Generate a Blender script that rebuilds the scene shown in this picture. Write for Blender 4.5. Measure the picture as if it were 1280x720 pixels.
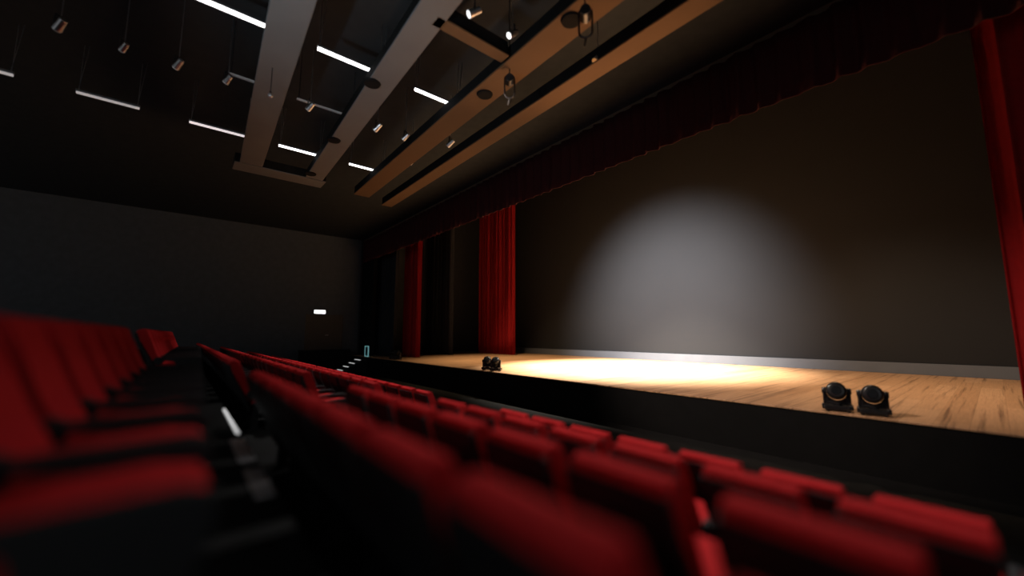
import bpy, bmesh, math, random
from mathutils import Vector, Matrix
random.seed(7)
for o in list(bpy.data.objects): bpy.data.objects.remove(o)
SC = bpy.context.scene; COL = SC.collection
R = math.radians

# ------------------------------------------------------------------ camera
# world: X runs along the stage front, +Y towards the stage, z = 0 at the lens
PITCH = math.atan(58/498.); AZ = R(39.6)
cam = bpy.data.cameras.new('camera'); co = bpy.data.objects.new('camera', cam); COL.objects.link(co)
cam.lens = 14.0; cam.sensor_width = 36.0; cam.clip_start = .02; cam.clip_end = 200
cp, sp, ca, sa = math.cos(PITCH), math.sin(PITCH), math.cos(AZ), math.sin(AZ)
FW = Vector((-ca*cp, sa*cp, sp)); UP = Vector((ca*sp, -sa*sp, cp)); RT = Vector((sa, ca, 0))
co.matrix_world = Matrix(((RT.x, UP.x, -FW.x, 0), (RT.y, UP.y, -FW.y, 0), (RT.z, UP.z, -FW.z, 0), (0, 0, 0, 1)))
cam.dof.use_dof = True; cam.dof.focus_distance = 15.0; cam.dof.aperture_fstop = .19
SC.camera = co

# ------------------------------------------------------------------ world, exposure, stage lights, added fill lamps
SC.view_settings.view_transform = 'Standard'; SC.view_settings.look = 'None'
SC.view_settings.exposure = 0; SC.view_settings.gamma = 1; SC.view_settings.use_curve_mapping = False
W = bpy.data.worlds.new('world'); SC.world = W; W.use_nodes = True
W.node_tree.nodes['Background'].inputs[0].default_value = (.93, .97, 1, 1)
W.node_tree.nodes['Background'].inputs[1].default_value = .3

def spot(name, loc, target, power, color, size, blend=1., rad=.1):
    l = bpy.data.lights.new(name, 'SPOT'); o = bpy.data.objects.new(name, l); COL.objects.link(o)
    l.energy = power; l.color = color; l.spot_size = R(size); l.spot_blend = blend; l.shadow_soft_size = rad
    o.location = loc; o.rotation_euler = (Vector(target)-Vector(loc)).to_track_quat('-Z', 'Y').to_euler()
    return o
spot('pool_light', (-12.2, 15.6, 10.5), (-11.2, 16.2, -1.53), 82000, (1, .91, .76), 66, .9, .1)
spot('stage_left_light', (-19.5, 14.0, 10.0), (-18.5, 16.0, -1.53), 6500, (1, .72, .42), 80, 1., .2)
spot('backdrop_light', (-11.5, 12.5, 4.6), (-12.0, 21.9, 1.7), 21000, (.98, .97, 1), 84, 1., .2)
spot('stage_right_light', (-3.5, 15.0, 8.2), (-2.5, 17.0, -1.53), 3600, (1, .74, .50), 100, 1., .2)
spot('front_wash_light', (-6.5, 3.5, 5.2), (-3.5, 13.4, -1.53), 2700, (1, .80, .68), 56, .7, .1)
spot('beam_fill_light', (-4.5, -1.2, 1.5), (-7.0, 2.1, 5.6), 520, (.78, .93, 1), 80, 1., .1)  # added unseen lamp that brightens the grey beams from below
spot('amber_fill_light', (-5.2, 8.6, 1.6), (-4.6, 5.6, 5.6), 800, (1, .52, .25), 80, 1., .1)  # added unseen lamp in place of warm stage bounce on the beams
for hx in (-2.2, -8.0, -14.0):      # added unseen fill lamps brightening the seat tops nearest the stage
    spot('row_fill_light', (hx, 5.6, 5.4), (hx, 3.9, -1.0), 2000, (1, .96, .92), 74, 1., .08)

# ------------------------------------------------------------------ materials
M = {}
def mat(name, col, rough=.8, metal=0., emis=None, es=0., noise=None, bump=None, spec=.3, sheen=0.):
    m = bpy.data.materials.new(name); m.use_nodes = True; nt = m.node_tree; b = nt.nodes['Principled BSDF']
    b.inputs['Base Color'].default_value = (*col, 1); b.inputs['Roughness'].default_value = rough
    b.inputs['Metallic'].default_value = metal; b.inputs['Specular IOR Level'].default_value = spec
    if sheen: b.inputs['Sheen Weight'].default_value = sheen
    if emis: b.inputs['Emission Color'].default_value = (*emis, 1); b.inputs['Emission Strength'].default_value = es
    tc = nt.nodes.new('ShaderNodeTexCoord')
    if noise:
        sc, amt = noise
        n = nt.nodes.new('ShaderNodeTexNoise'); n.inputs['Scale'].default_value = sc; n.inputs['Detail'].default_value = 5
        nt.links.new(tc.outputs['Object'], n.inputs['Vector'])
        r = nt.nodes.new('ShaderNodeMapRange'); r.inputs['To Min'].default_value = 1-amt; r.inputs['To Max'].default_value = 1+amt
        nt.links.new(n.outputs['Fac'], r.inputs['Value'])
        v = nt.nodes.new('ShaderNodeVectorMath'); v.operation = 'SCALE'; v.inputs[0].default_value = col
        nt.links.new(r.outputs[0], v.inputs['Scale']); nt.links.new(v.outputs[0], b.inputs['Base Color'])
    if bump:
        n = nt.nodes.new('ShaderNodeTexNoise'); n.inputs['Scale'].default_value = bump[0]
        nt.links.new(tc.outputs['Object'], n.inputs['Vector'])
        bp = nt.nodes.new('ShaderNodeBump'); bp.inputs['Strength'].default_value = bump[1]; bp.inputs['Distance'].default_value = .01
        nt.links.new(n.outputs['Fac'], bp.inputs['Height']); nt.links.new(bp.outputs[0], b.inputs['Normal'])
    M[name] = m; return m
mat('seat_red', (.42, .014, .016), .9, noise=(40, .15), bump=(300, .3), spec=.1)
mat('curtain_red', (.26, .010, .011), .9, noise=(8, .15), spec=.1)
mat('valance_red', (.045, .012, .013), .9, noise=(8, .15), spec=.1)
mat('shell_black', (.012, .012, .013), .6, noise=(20, .2), spec=.2)
mat('floor_black', (.015, .015, .015), .8, noise=(6, .3), spec=.03)
mat('wall_black', (.075, .087, .10), .9, noise=(3, .2), spec=.1)
mat('ceiling_black', (.032, .037, .042), .95, noise=(3, .2), spec=.05)
mat('fascia_black', (.011, .011, .011), .9, noise=(3, .2), spec=.02)
mat('stage_black', (.035, .037, .04), .95, noise=(3, .2), spec=.05)
mat('drape_black', (.028, .030, .034), .95, noise=(3, .2), spec=.05)
mat('shade_trim_black', (.012, .012, .012), .9, noise=(3, .2), spec=.05)  # beam-side shade put into the colour; also plain downlight trim
mat('beam_bounce_tint', (.12, .075, .042), .8, noise=(1.5, .12), spec=.1)  # warm bounce from the stage put into the soffit colour
mat('beam_grey', (.15, .155, .16), .85, noise=(1.5, .12), spec=.1)
mat('backdrop_grey', (.024, .0245, .0255), .9, noise=(.6, .04), spec=.05)
mat('board_grey', (.115, .125, .14), .7, noise=(2, .08), spec=.2)
mat('header_brown', (.10, .07, .05), .9, noise=(2, .2), spec=.05)
mat('fixture_black', (.012, .012, .013), .28, noise=(10, .2), spec=.5)
mat('fixture_metal', (.45, .45, .46), .35, metal=1., noise=(20, .1))
mat('alu', (.75, .75, .76), .35, metal=1., noise=(30, .1))
mat('lens', (.008, .009, .011), .3, noise=(5, .1), spec=.15)
mat('led', (.9, .9, .9), .5, emis=(1, .96, .96), es=5)
mat('led_soft', (.9, .9, .9), .5, emis=(1, .9, .9), es=.75)
mat('led_dim', (.6, .6, .6), .5, emis=(1, .93, .92), es=.3)
mat('led_faint', (.3, .3, .3), .5, emis=(1, .95, .95), es=.035)
mat('lamp_white', (.9, .9, .9), .4, emis=(1, 1, 1), es=1.6)
mat('lamp_grey', (.5, .5, .5), .4, emis=(1, 1, 1), es=.12)
mat('lamp_amber', (.9, .5, .2), .4, emis=(1, .38, .10), es=.35)
mat('sign_white', (.9, .9, .9), .4, emis=(1, 1, 1), es=3)
mat('step_light', (.8, .8, .8), .4, emis=(1, 1, 1), es=.42)
mat('aisle_led', (.8, .8, .8), .4, emis=(1, 1, 1), es=.6)
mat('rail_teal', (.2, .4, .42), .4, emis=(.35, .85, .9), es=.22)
mat('door_brown', (.07, .06, .05), .7, noise=(4, .15))

def wood():
    m = bpy.data.materials.new('stage_wood'); m.use_nodes = True; nt = m.node_tree; b = nt.nodes['Principled BSDF']
    N = nt.nodes.new; L = nt.links.new
    tc = N('ShaderNodeTexCoord')
    def noise(scale, rot, sc, det, rough=.6):
        mp = N('ShaderNodeMapping'); mp.inputs['Scale'].default_value = scale; mp.inputs['Rotation'].default_value = (0, 0, rot)
        L(tc.outputs['Object'], mp.inputs['Vector'])
        n = N('ShaderNodeTexNoise'); n.inputs['Scale'].default_value = sc; n.inputs['Detail'].default_value = det; n.inputs['Roughness'].default_value = rough
        L(mp.outputs[0], n.inputs['Vector']); return n
    br = N('ShaderNodeTexBrick'); mp = N('ShaderNodeMapping'); mp.inputs['Rotation'].default_value = (0, 0, R(90))
    L(tc.outputs['Object'], mp.inputs['Vector']); L(mp.outputs[0], br.inputs['Vector'])
    br.inputs['Scale'].default_value = 1; br.inputs['Brick Width'].default_value = 3.0; br.inputs['Row Height'].default_value = .42
    br.inputs['Mortar Size'].default_value = .006; br.inputs['Mortar Smooth'].default_value = .6
    br.inputs['Color1'].default_value = (.44, .245, .125, 1); br.inputs['Color2'].default_value = (.54, .315, .17, 1); br.inputs['Mortar'].default_value = (.36, .20, .10, 1)
    n1 = noise((6.5, .14, 1), .05, 1.3, 5, .6); n2 = noise((22, 1.2, 1), 0, 1.5, 4)
    r1 = N('ShaderNodeValToRGB'); r1.color_ramp.elements[0].position = .34; r1.color_ramp.elements[0].color = (.30, .27, .26, 1)
    r1.color_ramp.elements[1].position = .46; r1.color_ramp.elements[1].color = (1, 1, 1, 1); L(n1.outputs['Fac'], r1.inputs[0])
    r2 = N('ShaderNodeMapRange'); r2.inputs['To Min'].default_value = .7; r2.inputs['To Max'].default_value = 1.3; L(n2.outputs['Fac'], r2.inputs['Value'])
    mx = N('ShaderNodeMix'); mx.data_type = 'RGBA'; mx.blend_type = 'MULTIPLY'; mx.inputs[0].default_value = .8
    L(br.outputs['Color'], mx.inputs[6]); L(r1.outputs[0], mx.inputs[7])
    vs = N('ShaderNodeVectorMath'); vs.operation = 'SCALE'; L(mx.outputs[2], vs.inputs[0]); L(r2.outputs[0], vs.inputs['Scale'])
    L(vs.outputs[0], b.inputs['Base Color']); b.inputs['Roughness'].default_value = .5; b.inputs['Specular IOR Level'].default_value = .35
    M['stage_wood'] = m
wood()

# ------------------------------------------------------------------ helpers
def link(name, bm, m, parent=None, smooth=False):
    me = bpy.data.meshes.new(name)
    bmesh.ops.recalc_face_normals(bm, faces=bm.faces); bm.to_mesh(me); bm.free()
    for f in me.polygons: f.use_smooth = smooth
    me.materials.append(M[m]); o = bpy.data.objects.new(name, me); COL.objects.link(o); o.parent = parent
    return o
def box(bm, x0, x1, y0, y1, z0, z1, bev=0., seg=2, mtx=None):
    t = bmesh.new(); bmesh.ops.create_cube(t, size=1)
    for v in t.verts: v.co = Vector(((x0+x1)/2+v.co.x*(x1-x0), (y0+y1)/2+v.co.y*(y1-y0), (z0+z1)/2+v.co.z*(z1-z0)))
    if bev: bmesh.ops.bevel(t, geom=t.edges[:], offset=bev, segments=seg, affect='EDGES', profile=.5)
    join(bm, t, mtx)
def join(bm, t, mtx=None):
    if mtx: bmesh.ops.transform(t, matrix=mtx, verts=t.verts)
    me = bpy.data.meshes.new('tmp'); t.to_mesh(me); t.free(); bm.from_mesh(me); bpy.data.meshes.remove(me)
def cyl(bm, p0, p1, r0, r1=None, seg=16, bev=0.):
    p0, p1 = Vector(p0), Vector(p1); r1 = r0 if r1 is None else r1
    t = bmesh.new(); d = p1-p0
    bmesh.ops.create_cone(t, cap_ends=True, segments=seg, radius1=r0, radius2=r1, depth=d.length)
    if bev: bmesh.ops.bevel(t, geom=[e for e in t.edges if abs(e.verts[0].co.z-e.verts[1].co.z) < 1e-6], offset=bev, segments=2, affect='EDGES', profile=.5)
    join(bm, t, Matrix.Translation((p0+p1)/2) @ d.to_track_quat('Z', 'Y').to_matrix().to_4x4())
def prism(bm, prof, x0, x1, bev=0., seg=2):
    """side profile (y, z) extruded along x"""
    t = bmesh.new(); a = [t.verts.new((x0, y, z)) for y, z in prof]; b = [t.verts.new((x1, y, z)) for y, z in prof]; n = len(prof)
    t.faces.new(a); t.faces.new(b[::-1])
    for i in range(n): t.faces.new((a[i], b[i], b[(i+1) % n], a[(i+1) % n]))
    if bev:
        ends = [e for f in t.faces if len(f.verts) == n for e in f.edges] if n != 4 else t.edges[:]
        bmesh.ops.bevel(t, geom=list(set(ends)), offset=bev, segments=seg, affect='EDGES', profile=.5)
    join(bm, t)
def tag(o, label, cat, group=None, kind=None):
    o['label'] = label; o['category'] = cat
    if group: o['group'] = group
    if kind: o['kind'] = kind
    return o
def thing(name, label, cat, loc=(0, 0, 0), rz=0., group=None):
    o = bpy.data.objects.new(name, None); COL.objects.link(o); o.location = loc; o.rotation_euler = (0, 0, rz)
    o.empty_display_size = .1
    return tag(o, label, cat, group)
def struct(name, bm, m):
    o = link(name, bm, m); o['kind'] = 'structure'; return o
def dup(root, loc, rz, label, group=None):
    r = root.copy(); COL.objects.link(r); r.location = loc; r.rotation_euler = (0, 0, rz); r['label'] = label; r.scale = root.scale
    if group: r['group'] = group
    for ch in root.children:
        c = ch.copy(); COL.objects.link(c); c.parent = r
        for g in ch.children:
            d = g.copy(); COL.objects.link(d); d.parent = c
    return r
def at_z(px, py, z):
    d = (px-640)*RT-(py-360)*UP+498*FW; return d*z/d.z
ORD = ['zeroth', 'first', 'second', 'third', 'fourth', 'fifth', 'sixth', 'seventh', 'eighth', 'ninth', 'tenth', 'eleventh', 'twelfth', 'thirteenth',
       'fourteenth', 'fifteenth', 'sixteenth', 'seventeenth', 'eighteenth', 'nineteenth', 'twentieth', 'twenty-first', 'twenty-second',
       'twenty-third', 'twenty-fourth', 'twenty-fifth', 'twenty-sixth', 'twenty-seventh', 'twenty-eighth', 'twenty-ninth', 'thirtieth']

# ------------------------------------------------------------------ the house
ZS = -1.53          # stage floor
ZC = 7.3            # ceiling
LX, RX = -31.0, 5.0
YF = 10.0           # stage front
ROWS = {'C': (.57, -.325, -1.22), 'B': (1.37, -.495, -1.415), 'A2': (2.30, -.705, -1.625), 'A': (3.20, -.925, -1.845)}

bm = bmesh.new()    # stepped floor, one solid
prof = [(-16, -.84), (.455, -.84), (.455, -1.245), (1.25, -1.245), (1.25, -1.415), (2.17, -1.415), (2.17, -1.625), (3.07, -1.625), (3.07, -1.845),
        (4.3, -1.845), (4.3, -2.6), (YF+.1, -2.6), (YF+.1, -2.8), (-16, -2.8)]
prism(bm, prof, LX, RX); struct('floor', bm, 'floor_black')
bm = bmesh.new(); box(bm, LX, RX, -16, 10.6, ZC, ZC+.2); struct('ceiling', bm, 'ceiling_black')
bm = bmesh.new(); box(bm, LX-.2, LX, -16, 10.4, -2.8, ZC+.2); struct('wall_left', bm, 'wall_black')
bm = bmesh.new(); box(bm, RX, RX+.2, 3.5, 10.8, -2.8, ZC+.2); struct('wall_right', bm, 'wall_black')
# proscenium wall: header above the opening and a pier on each side
bm = bmesh.new(); box(bm, LX, RX, 10.55, 10.8, 6.05, 12.6); struct('wall_proscenium', bm, 'header_brown')
bm = bmesh.new(); box(bm, LX, -28.6, 10.55, 10.8, ZS, 6.05); struct('wall_front', bm, 'fascia_black')
# stage house
bm = bmesh.new(); box(bm, LX-.2, LX, 10.4, 23, -2.8, 12.6); struct('wall_stage_left', bm, 'stage_black')
bm = bmesh.new(); box(bm, LX, RX, 22.6, 22.8, -2.8, 12.6); struct('wall_stage_back', bm, 'stage_black')
bm = bmesh.new(); box(bm, LX, RX, 10.8, 22.8, 12.4, 12.6); struct('ceiling_stage', bm, 'stage_black')
bm = bmesh.new(); box(bm, RX-.2, RX, 10.8, 22.8, -1.5, 12.4); struct('wall_stage_right', bm, 'stage_black')
bm = bmesh.new(); box(bm, LX, RX, YF+.03, 22.6, -2.6, ZS-.035); struct('stage_fascia', bm, 'fascia_black')
bm = bmesh.new(); box(bm, LX, RX, YF, 22.6, ZS-.035, ZS, .008); struct('floor_stage', bm, 'stage_wood')
# metal nosing on the walkway step
for k, (a, b, y0, y1) in enumerate(((-5.6, -4.15, .425, .455), (-3.95, -3.25, .36, .455), (-3.05, -2.5, .36, .455), (-13.4, -12.6, .40, .455))):
    bm = bmesh.new(); box(bm, a, b, y0, y1, -.845, -.832, .003); 
    if k == 1: struct('trim_1', bm, 'alu'); continue
    if k == 2: struct('trim_2', bm, 'alu'); continue
    lt = thing('step_light', 'small glowing strip on the walkway step edge, %s' % ('the long bright one' if k == 0 else 'the tiny far one'), 'step light', ((a+b)/2, .44, -.845))
    bm.free(); bm = bmesh.new(); box(bm, (a-b)/2, (b-a)/2, -.02, .015, 0, .012, .002); link('channel', bm, 'alu', lt)
    bm = bmesh.new(); box(bm, (a-b)/2+.01, (b-a)/2-.01, -.014, .009, .012, .018, .001); link('diffuser', bm, 'aisle_led', lt)

# backdrop with the pale board at its foot
bm = bmesh.new(); box(bm, -29.5, 4.0, 21.9, 21.96, -1.09, 12.0)
tag(link('backdrop', bm, 'backdrop_grey'), 'large plain grey backdrop across the rear of the stage, lit by a round glow', 'backdrop')
bm = bmesh.new(); box(bm, -29.5, 4.0, 21.82, 21.95, ZS, -1.10, .01)
tag(link('backdrop_skirting', bm, 'board_grey'), 'low pale grey board running along the foot of the stage backdrop', 'board')

# ------------------------------------------------------------------ curtains
def curtain_mesh(x0, x1, y, z0, z1, period, amp, th=.03, nz=10, seed=0):
    rnd = random.Random(seed); bm = bmesh.new(); n = max(8, int((x1-x0)/period*12)); ph = [rnd.uniform(-.5, .5) for _ in range(5)]
    rows = []
    for side in (0, 1):
        for k in range(nz+1):
            z = z0+(z1-z0)*k/nz; r = []
            for i in range(n+1):
                x = x0+(x1-x0)*i/n; u = (x-x0)/period*2*math.pi
                a = amp*(1+.35*math.sin(u*.23+ph[0]*6))
                yy = y+a*math.sin(u+.6*math.sin(u*.31+ph[1]*5)+.15*k/nz*math.sin(u*.7))+.3*a*math.sin(2.3*u+ph[2])
                r.append(bm.verts.new((x, yy+side*th, z)))
            rows.append(r)
    h = nz+1
    for s in (0, 1):
        for k in range(nz):
            for i in range(n):
                bm.faces.new((rows[s*h+k][i], rows[s*h+k][i+1], rows[s*h+k+1][i+1], rows[s*h+k+1][i]))
    for i in range(n):
        bm.faces.new((rows[0][i], rows[0][i+1], rows[h][i+1], rows[h][i])); bm.faces.new((rows[nz][i], rows[nz][i+1], rows[h+nz][i+1], rows[h+nz][i]))
    for k in range(nz):
        bm.faces.new((rows[k][0], rows[k+1][0], rows[h+k+1][0], rows[h+k][0])); bm.faces.new((rows[k][n], rows[k+1][n], rows[h+k+1][n], rows[h+k][n]))
    return bm
def curtain(label, m, *a, **k):
    return tag(link('stage_curtain', curtain_mesh(*a, **k), m, smooth=True), label, 'curtain')
curtain('tall red pleated curtain hanging left of the grey backdrop', 'curtain_red', -27.7, -23.05, 19.2, ZS+.01, 11.5, .40, .15, seed=1)
curtain('narrow dim red curtain near the stage front, farthest left on the stage', 'curtain_red', -27.0, -24.5, 12.2, ZS+.01, 11.5, .40, .13, seed=2)
curtain('red curtain with its edge beside the right end of the backdrop', 'curtain_red', .22, 3.4, 12.9, ZS+.01, 11.5, .5, .12, seed=3)
curtain('red front curtain hanging along the right edge of the picture', 'curtain_red', .47, 3.6, 11.2, ZS+.01, 11.5, .55, .13, seed=4)
curtain('very dark curtain beside the stage, left of the dim red curtain', 'drape_black', -30.6, -26.2, 11.3, ZS+.01, 11.5, .5, .12, seed=5)
curtain('black curtain in the left wing between the two red curtains', 'drape_black', -30.6, -26.0, 15.6, ZS+.01, 11.5, .5, .10, seed=6)
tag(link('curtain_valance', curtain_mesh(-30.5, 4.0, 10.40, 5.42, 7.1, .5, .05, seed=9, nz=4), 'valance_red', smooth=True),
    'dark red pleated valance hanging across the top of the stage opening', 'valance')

# ------------------------------------------------------------------ ceiling beams
def beam(p0, p1, w, m, label, z=5.6, h=.34):
    """soffit slab below a body coloured black to hold the beam sides in shade; p0-p1 is the near bottom edge in plan"""
    a, b = Vector(p0), Vector(p1); d = (b-a).normalized(); nrm = Vector((-d.y, d.x)); nrm = nrm if nrm.y > 0 else -nrm
    if abs(d.x) < .3: nrm = Vector((-1, 0))
    t = thing('ceiling_beam', label, 'beam', (a.x, a.y, z), 0, None)
    def slab(o0, o1, z0, z1, bev):
        bm = bmesh.new(); L = b-a
        vs = [[bm.verts.new(((p+nrm*o).x, (p+nrm*o).y, zz)) for o, zz in ((o0, z0), (o1, z0), (o1, z1), (o0, z1))] for p in (Vector((0, 0)), L)]
        bm.faces.new(vs[0]); bm.faces.new(vs[1][::-1])
        for i in range(4): bm.faces.new((vs[0][i], vs[0][(i+1) % 4], vs[1][(i+1) % 4], vs[1][i]))
        bmesh.ops.bevel(bm, geom=bm.edges[:], offset=bev, segments=2, affect='EDGES', profile=.5); return bm
    link('soffit', slab(0, w, 0, .04, .012), m, t); link('shaded_body', slab(.03, w-.03, .041, h, .01), 'shade_trim_black', t)  # body is black so tube spill leaves the beam sides dark
    return t
beam((1.0, .40), (-15.3, 1.08), .64, 'beam_grey', 'grey ceiling beam farthest left, passing over the blurred seats')
beam((1.0, 2.48), (-15.3, 3.05), .56, 'beam_grey', 'second grey ceiling beam from the left, with three dark round downlights')
beam((3.0, 4.62), (-16, 4.96), .62, 'beam_bounce_tint', 'warm-lit ceiling beam beside the two hanging ring spotlights')
beam((4.0, 6.12), (-16.6, 6.34), .46, 'beam_bounce_tint', 'warm-lit ceiling beam nearest the stage curtain')
beam((-15.36, .95), (-15.36, 3.75), .75, 'beam_grey', 'short dim cross beam joining the far ends of the grey beams')
beam((-5.8, 3.10), (-5.8, 4.72), .26, 'beam_bounce_tint', 'short warm-lit stub beam meeting the warm-lit beam near the top')

# recessed downlights in the beam undersides
dl = None
for px, py, r, lab in ((465, 104, .15, 'dark round downlight in the second grey beam, nearest the bright tube'),
                       (417, 175, .15, 'dark round downlight in the second grey beam, middle of three'),
                       (388, 217, .15, 'dark round downlight at the far end of the second grey beam'),
                       (714, 25, .16, 'dark round downlight in the warm-lit beam near the top edge'),
                       (606, 118, .16, 'dark round downlight farther along the warm-lit beam')):
    p = at_z(px, py, 5.59)
    if dl is None:
        dl = thing('recessed_downlight', lab, 'downlight', p, 0, 'recessed downlights')
        bm = bmesh.new(); cyl(bm, (0, 0, -.03), (0, 0, .01), .17, .19, 28, .006); ob = link('trim_ring', bm, 'shade_trim_black', dl)
        bm = bmesh.new(); cyl(bm, (0, 0, -.034), (0, 0, -.02), .13, .13, 24); link('lens', bm, 'shade_trim_black', dl)
    else: dup(dl, p, 0, lab)

# ------------------------------------------------------------------ tube lights (bars run along Y)
def tube(x, y0, y1, lab, m='led', z=6.0, wires=True):
    t = thing('tube_light', lab, 'tube light', (x, y0, z), 0, 'hanging tube lights')
    L = y1-y0
    bm = bmesh.new(); box(bm, -.035, .035, 0, L, .03, .09, .006); link('housing', bm, 'fixture_metal', t)
    bm = bmesh.new(); box(bm, -.03, .03, .01, L-.01, -.02, .029, .008); link('diffuser', bm, m, t)
    for yy in (.05, L-.05):
        for xx in (-.03, .03):
            bm = bmesh.new(); cyl(bm, (xx, yy, .09), (xx, yy+(.1 if xx > 0 else 0), ZC-z), .006, seg=6); link('suspension_wire', bm, 'fixture_metal', t)
XA, XB = -6/.697, -6/.4255
tube(XA, -.45, 1.0, 'large bright tube light at the top edge, left of the grey beams')
tube(XA, 1.78, 3.2, 'bright tube light between the two grey beams, nearer one')
tube(XA, 4.0, 5.3, 'bright tube light right of the second grey beam, nearer one')
tube(XB, -4.9, -3.44, 'dim tube light cut by the left edge of the picture', 'led_dim')
tube(XB, -2.46, -1.28, 'dim whitish tube light second from the left edge', 'led_dim')
tube(XB, -.26, 1.2, 'pale tube light just left of the first grey beam, farther row', 'led_soft')
tube(XB, 1.97, 3.25, 'thin bright tube light between the grey beams, farther row', 'led')
tube(XB, 4.16, 5.44, 'thin bright tube light right of the second grey beam, farther row', 'led')

# spotlight rails
def rail(px, py, qx, qy, lab, z=5.95):
    a = at_z(px, py, z); b = at_z(qx, qy, z); x = (a.x+b.x)/2
    t = thing('spotlight_rail', lab, 'rail', (x, a.y, z), 0, 'spotlight rails'); L = b.y-a.y
    bm = bmesh.new(); box(bm, -.03, .03, 0, L, -.02, .02, .004); link('bar', bm, 'led_faint', t)
    for yy in (.05, L-.05):
        bm = bmesh.new(); cyl(bm, (0, yy, .02), (0, yy, ZC-z), .008, seg=6); link('hanger', bm, 'fixture_black', t)
rail(285, 94, 345, 109, 'faint thin rail left of and behind the first grey beam')
rail(370, 125, 445, 146, 'faint thin rail between the two grey beams')

# hanging can spotlights
def can(px, py, lab, lit, z=5.75, s=1., yaw=0., tilt=35, drop=None):
    p = at_z(px, py, z)
    t = thing('hanging_spotlight', lab, 'spotlight', p, yaw, 'hanging can spotlights')
    a = R(tilt); d = Vector((0, math.cos(a), -math.sin(a)))*s      # lamp axis
    bm = bmesh.new(); cyl(bm, -d*.10, d*.09, .045*s, .058*s, 18, .006); link('can', bm, 'fixture_metal', t, False)
    bm = bmesh.new(); cyl(bm, d*.085, d*.1, .05*s, .05*s, 18); link('lens', bm, lit, t)
    bm = bmesh.new()
    for sx in (-1, 1): box(bm, sx*.065*s-.005, sx*.065*s+.005, -.015, .015, -.01, .12*s)
    box(bm, -.07*s, .07*s, -.015, .015, .115*s, .13*s); link('yoke', bm, 'fixture_black', t)
    bm = bmesh.new(); cyl(bm, (0, 0, .13*s), (0, 0, (ZC if drop is None else drop)-z), .008, seg=8); link('stem', bm, 'fixture_metal', t)
YC = R(120)   # turned towards the camera side
can(593, 15, 'small spotlight with a bright white lens at the top edge', 'lamp_white', s=1.25, yaw=R(150), tilt=30)
can(641, 42, 'small lit spotlight left of the warm-lit beam', 'lamp_white', s=1.15, yaw=R(165), tilt=40)
can(748, 72, 'small spotlight glowing amber between the warm beams', 'lamp_amber', s=1.3, yaw=R(150), tilt=50)
can(472, 159, 'small grey spotlight on a long stem right of the second grey beam', 'lamp_grey', s=1.3, yaw=YC)
can(507, 171, 'small dim spotlight right of the grey beams, above a faint pair', 'led_faint', s=1.2, yaw=YC)
can(563, 179, 'small dim spotlight under the far end of the warm-lit beam', 'led_faint', s=1.3, yaw=YC)
can(515, 203, 'tiny dim spotlight beside the farthest tube light', 'lamp_grey', s=.9, yaw=YC)
can(388, 133, 'small dim spotlight hanging between the grey beams', 'lamp_grey', s=1.2, yaw=YC)
can(285, 99, 'small dim spotlight on the rail left of the grey beams', 'lamp_grey', s=1.1, yaw=YC)
can(223, 80, 'small dim spotlight hanging alone left of the grey beams', 'lamp_grey', s=1.2, yaw=YC)
can(155, 59, 'small dim spotlight under two thin wires, upper left', 'lamp_grey', s=1.0, yaw=YC)
can(75, 31, 'barely visible spotlight in the far upper left corner', 'led_faint', s=1.3, yaw=YC)
# bulb on a cable under the first grey beam
p = at_z(338, 117, 5.0)
t = thing('pendant_bulb', 'small pendant on a thin cable in front of the first grey beam', 'pendant', p)
bm = bmesh.new(); cyl(bm, (0, 0, .03), (0, 0, .58), .008, seg=6); link('cable', bm, 'fixture_black', t)
bm = bmesh.new(); cyl(bm, (0, 0, .0), (0, 0, .05), .022, .018, 12); link('socket', bm, 'fixture_black', t)
bm = bmesh.new(); bmesh.ops.create_uvsphere(bm, u_segments=14, v_segments=10, radius=.05); bmesh.ops.translate(bm, vec=(0, 0, -.04), verts=bm.verts); link('bulb', bm, 'fixture_metal', t, True)

# ring yoke spotlights hanging beside the warm-lit beam
def ringspot(px, py, lab, lit, s=1.):
    p = at_z(px, py, 5.2); t = thing('yoke_spotlight', lab, 'spotlight', p, math.atan2(p.y, p.x)+R(90), 'large yoke spotlights')
    bm = bmesh.new(); n = 32; path = []
    for i in range(n):      # stadium-shaped yoke loop in the x-z plane
        a = 2*math.pi*i/n; path.append(Vector((.105*s*math.cos(a), 0, .105*s*math.sin(a)+(.16*s if math.sin(a) > 0 else -.16*s))))
    for i in range(n): cyl(bm, path[i], path[(i+1) % n], .017*s, seg=8)
    link('yoke', bm, 'fixture_black', t)
    bm = bmesh.new(); cyl(bm, (0, .14*s, .12*s), (0, -.10*s, .15*s), .085*s, .088*s, 22, .01); link('body', bm, 'fixture_black', t)
    bm = bmesh.new(); cyl(bm, (0, -.095*s, .15*s), (0, -.112*s, .152*s), .078*s, .078*s, 22); link('lens', bm, lit, t)
    bm = bmesh.new(); cyl(bm, (0, 0, .27*s), (0, 0, 2.1), .014, seg=8); link('stem', bm, 'fixture_black', t)
    bm = bmesh.new(); cyl(bm, (0, 0, -.28*s), (.03, 0, -.42*s), .018*s, .012*s, 8); link('handle', bm, 'fixture_black', t)
ringspot(732, 28, 'black yoke spotlight with a glowing amber lens near the top edge', 'lamp_amber', 1.05)
ringspot(637, 108, 'black unlit yoke spotlight hanging beside the warm-lit beam', 'fixture_black', 1.0)

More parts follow.
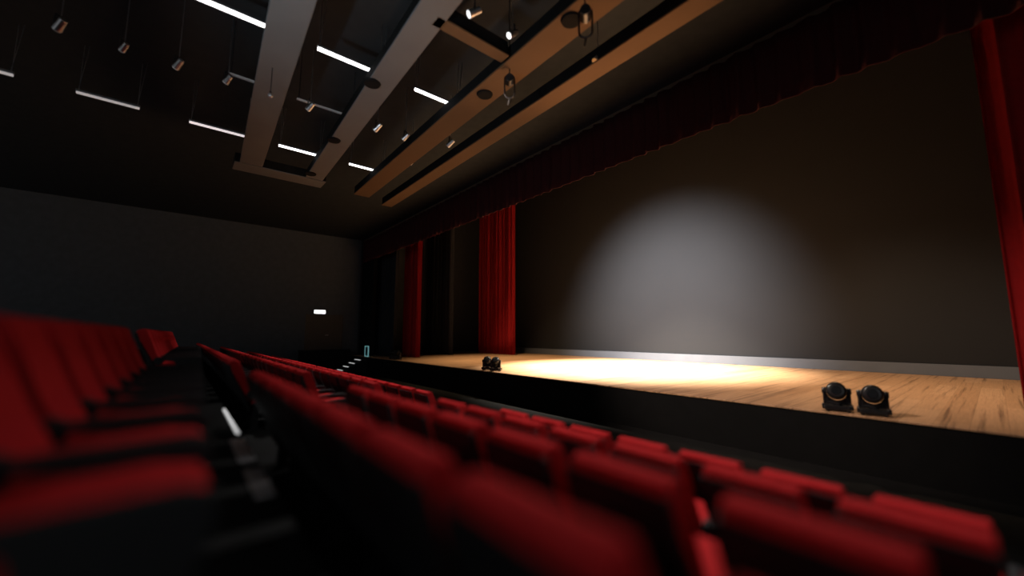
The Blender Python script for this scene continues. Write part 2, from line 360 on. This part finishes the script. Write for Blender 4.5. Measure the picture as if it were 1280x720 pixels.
# ------------------------------------------------------------------ exit sign, door, stage steps, side rail
t = thing('door_1', 'dark door', 'door', (LX, 8.0, -1.1)); del t['label'], t['category']; t['kind'] = 'structure'
bm = bmesh.new(); box(bm, .001, .06, -1.15, 1.15, 0, 2.4, .01); link('door_leaf', bm, 'door_brown', t)
bm = bmesh.new(); box(bm, .0, .09, -1.27, -1.15, 0, 2.5, .01); box(bm, 0, .09, 1.15, 1.27, 0, 2.5, .01); box(bm, 0, .09, -1.27, 1.27, 2.4, 2.52, .01); link('door_frame', bm, 'door_brown', t)
bm = bmesh.new(); cyl(bm, (.06, .1, 1.05), (.12, .1, 1.05), .02); cyl(bm, (.12, .1, 1.05), (.12, .28, 1.05), .015); link('door_handle', bm, 'fixture_metal', t)
bm = bmesh.new(); box(bm, LX, LX+1.0, 6.4, 9.6, -2.6, -1.1, .01); struct('floor_landing', bm, 'floor_black')
t = thing('exit_sign', 'small glowing white sign lamp above the dark door on the far wall', 'sign', (LX+.0, 7.62, 1.49))
bm = bmesh.new(); box(bm, 0, .10, -.40, .40, -.02, .27, .01); link('housing', bm, 'fixture_black', t)
bm = bmesh.new(); box(bm, .10, .115, -.37, .37, .0, .24, .004); link('panel', bm, 'sign_white', t)

t = thing('stage_steps', 'black steps with white lit edges climbing to the left end of the stage', 'steps', (-28.6, YF, -2.6))
bm = bmesh.new()
for k in range(4):
    box(bm, -.9, .9, -.38*(4-k)-.02, -.005, .0 if k == 0 else .215*k, .215*(k+1))
link('treads', bm, 'stage_black', t)
for k in range(4):
    zz = .215*(k+1); yy = -.38*(4-k)-.02
    bm = bmesh.new(); box(bm, -.42, .72, yy-.012, yy+.05, zz-.03, zz+.012, .004); link('lit_nosing', bm, 'step_light', t)
t = thing('side_rail', 'small upright teal rectangular frame at the head of the stage steps', 'rail', (-27.9, 10.0, ZS))
bm = bmesh.new()
for x in (-.30, .30): box(bm, x-.045, x+.045, .0, .06, 0, .74, .008)
for z in (.03, .70): box(bm, -.30, .30, .0, .06, z-.03, z+.04, .008)
link('frame', bm, 'rail_teal', t)
bm = bmesh.new(); box(bm, -.25, .25, .02, .04, .06, .66); link('panel', bm, 'lens', t)

# ------------------------------------------------------------------ moving head lights on the stage edge
def moving_head(loc, rz, tilt, lab):
    t = thing('moving_head_light', lab, 'stage light', loc, rz, 'moving head lights along the stage edge')
    bm = bmesh.new(); box(bm, -.19, .19, -.12, .12, .025, .105, .018)
    for sx in (-1, 1): box(bm, sx*.20-.025, sx*.20+.025, -.11, .11, .035, .12, .018)
    link('base', bm, 'fixture_black', t)
    for sx in (-1, 1):
        for sy in (-1, 1):
            bm = bmesh.new(); cyl(bm, (sx*.15, sy*.09, 0), (sx*.15, sy*.09, .03), .022, .026, 12); link('foot', bm, 'fixture_black', t)
    bm = bmesh.new(); cyl(bm, (0, 0, .10), (0, 0, .135), .07, .07, 20)
    box(bm, -.175, .175, -.05, .05, .12, .165, .015)
    for sx in (-1, 1): box(bm, sx*.145-.03, sx*.145+.03, -.045, .045, .15, .235, .012)
    for sx in (-1, 1): box(bm, sx*.178-.024, sx*.178+.024, -.055, .055, .12, .40, .02)
    for k in range(12):     # curved cradle between the arms
        a0, a1 = R(185+170*k/12), R(185+170*(k+1)/12)
        p0, p1 = Vector((.180*math.cos(a0), 0, .345+.190*math.sin(a0))), Vector((.180*math.cos(a1), 0, .345+.190*math.sin(a1)))
        cyl(bm, p0, p1, .028, seg=10)
    for sx in (-1, 1): cyl(bm, (sx*.140, 0, .345), (sx*.212, 0, .345), .060, .05, 18, .006)
    link('yoke', bm, 'fixture_black', t)
    a = R(tilt); ax = Vector((0, -math.cos(a), math.sin(a))); c = Vector((0, 0, .345))
    bm = bmesh.new()     # barrel-shaped head turned about its axis
    seg = 28; prf = [(-.14, .0), (-.14, .07), (-.11, .12), (-.05, .148), (.03, .152), (.08, .150), (.125, .135), (.135, .105), (.135, 0)]
    q = ax.to_track_quat('Z', 'Y').to_matrix(); rings = []
    for zz, r in prf:
        rings.append([bm.verts.new(c+q @ Vector((r*math.cos(2*math.pi*i/seg), r*math.sin(2*math.pi*i/seg), zz))) for i in range(seg)] if r else [bm.verts.new(c+q @ Vector((0, 0, zz)))])
    for k in range(len(rings)-1):
        A, B = rings[k], rings[k+1]
        for i in range(seg):
            j = (i+1) % seg
            if len(A) == 1: bm.faces.new((A[0], B[i], B[j]))
            elif len(B) == 1: bm.faces.new((A[i], A[j], B[0]))
            else: bm.faces.new((A[i], A[j], B[j], B[i]))
    hd = link('head', bm, 'fixture_black', t, True)
    bm = bmesh.new(); cyl(bm, c+ax*.132, c+ax*.143, .080, .072, 28, .003); link('lens', bm, 'lens', hd)
    return t
YH = 10.3
m1 = moving_head((-2.17, YH, ZS), R(12), 12, 'black moving head light on the right stage edge, left one of the pair')
m2 = moving_head((-1.62, YH, ZS), R(10), 8, 'black moving head light nearest the right end of the stage edge')
m3 = moving_head((-14.1, YH, ZS), R(35), 55, 'glinting moving head light at the edge of the bright pool, left one')
m4 = moving_head((-13.52, YH, ZS), R(35), 55, 'glinting moving head light at the edge of the bright pool, right one')
m5 = moving_head((-24.0, YH, ZS), R(30), 55, 'tiny moving head light at the far left stage edge, left one')
m6 = moving_head((-23.40, YH, ZS), R(30), 55, 'tiny moving head light at the far left stage edge, right one')

for o in (m1, m2, m3, m4, m5, m6): o.scale = (1.1, 1.1, 1.14)

# ------------------------------------------------------------------ seats (origin on the floor below the top of the back, facing +Y)
def make_seat(label, group):
    t = thing('theatre_seat', label, 'seat', (0, 0, 0), 0, group)
    bm = bmesh.new()
    prism(bm, [(-.075, .845), (-.055, .90), (-.01, .92), (.04, .905), (.062, .86), (.085, .76), (.135, .66), (.175, .56), (.225, .46), (.25, .40),
               (.17, .40), (.12, .50), (.07, .60), (.015, .70), (-.03, .78)], -.222, .222, .018)
    link('back_cushion', bm, 'seat_red', t)
    bm = bmesh.new()
    prism(bm, [(-.082, .862), (-.05, .862), (-.035, .79), (.005, .69), (.06, .59), (.11, .49), (.16, .38), (.20, .26), (.17, .26), (.125, .37), (.07, .49), (.02, .59), (-.035, .69), (-.065, .78)], -.23, .23, .006)
    link('back_shell', bm, 'shell_black', t)
    bm = bmesh.new()
    prism(bm, [(.20, .35), (.24, .43), (.35, .455), (.55, .46), (.64, .45), (.672, .41), (.66, .36), (.60, .335), (.40, .33)], -.235, .235, .02)
    link('seat_cushion', bm, 'seat_red', t)
    bm = bmesh.new(); prism(bm, [(.22, .29), (.22, .345), (.40, .328), (.58, .332), (.60, .30)], -.22, .22, .006); link('seat_pan', bm, 'shell_black', t)
    for sx in (-1, 1):
        xa, xb = sx*.265-.022, sx*.265+.022
        bm = bmesh.new(); prism(bm, [(.20, .475), (.22, .505), (.62, .515), (.675, .50), (.68, .44), (.64, .30), (.42, .30), (.38, .46)], min(xa, xb), max(xa, xb), .006)
        cyl(bm, (xa, .20, .47), (xb, .20, .47), .055, seg=18, bev=.004)
        link('armrest', bm, 'shell_black', t)
        bm = bmesh.new(); prism(bm, [(.18, 0), (.36, 0), (.36, .02), (.30, .03), (.29, .31), (.22, .31), (.21, .03), (.18, .02)], sx*.25-.012, sx*.25+.012)
        link('leg', bm, 'shell_black', t)
    return t
PITCHX = .585
proto = None
def seat(loc, rz, label, group):
    global proto
    if proto is None:
        proto = make_seat(label, group); proto.location = loc; proto.rotation_euler = (0, 0, rz); return proto
    return dup(proto, loc, rz, label, group)
ROWTXT = {'C': 'nearest blurred row right of the walkway', 'B': 'second row down from the walkway', 'A2': 'third row down from the walkway', 'A': 'row nearest the stage'}
START = {'C': -.045, 'B': .19, 'A2': .30, 'A': .265}
AISLE = (-5.75, -4.55)
for key, (y, ztop, zf) in ROWS.items():
    xs = [START[key]-PITCHX*k for k in range(int((START[key]+20.5)/PITCHX)+1)]
    right = [x for x in xs if x-.29 > AISLE[1]+ (0)]; left = [x for x in xs if x+.29 < AISLE[0]]
    right.sort(); left.sort(reverse=True)
    for side, arr in (('right', right), ('left', left)):
        for k, x in enumerate(arr):
            xx = x
            if key == 'B' and x > -.6: xx = x+.02
            seat((xx, y, ztop-.92), 0, 'red seat in the %s, %s %s of the aisle' % (ROWTXT[key], ORD[k+1], side), 'seats in the %s' % ROWTXT[key])
# the row left of the walkway, nearly parallel
n = 0
for k in range(8):
    x = -1.42-PITCHX*k
    y = -.62+.028*abs(x)
    seat((x, y, -.84), -.028, 'dark red seat left of the walkway, %s from the camera' % ORD[k+1], 'seats left of the walkway')
for k in range(12):
    x = -7.8-PITCHX*k; y = -.62+.028*abs(x)
    seat((x, y, -.84-.0), -.028, 'dark red seat left of the walkway beyond the gap, %s along' % ORD[k+1], 'seats left of the walkway beyond the gap')
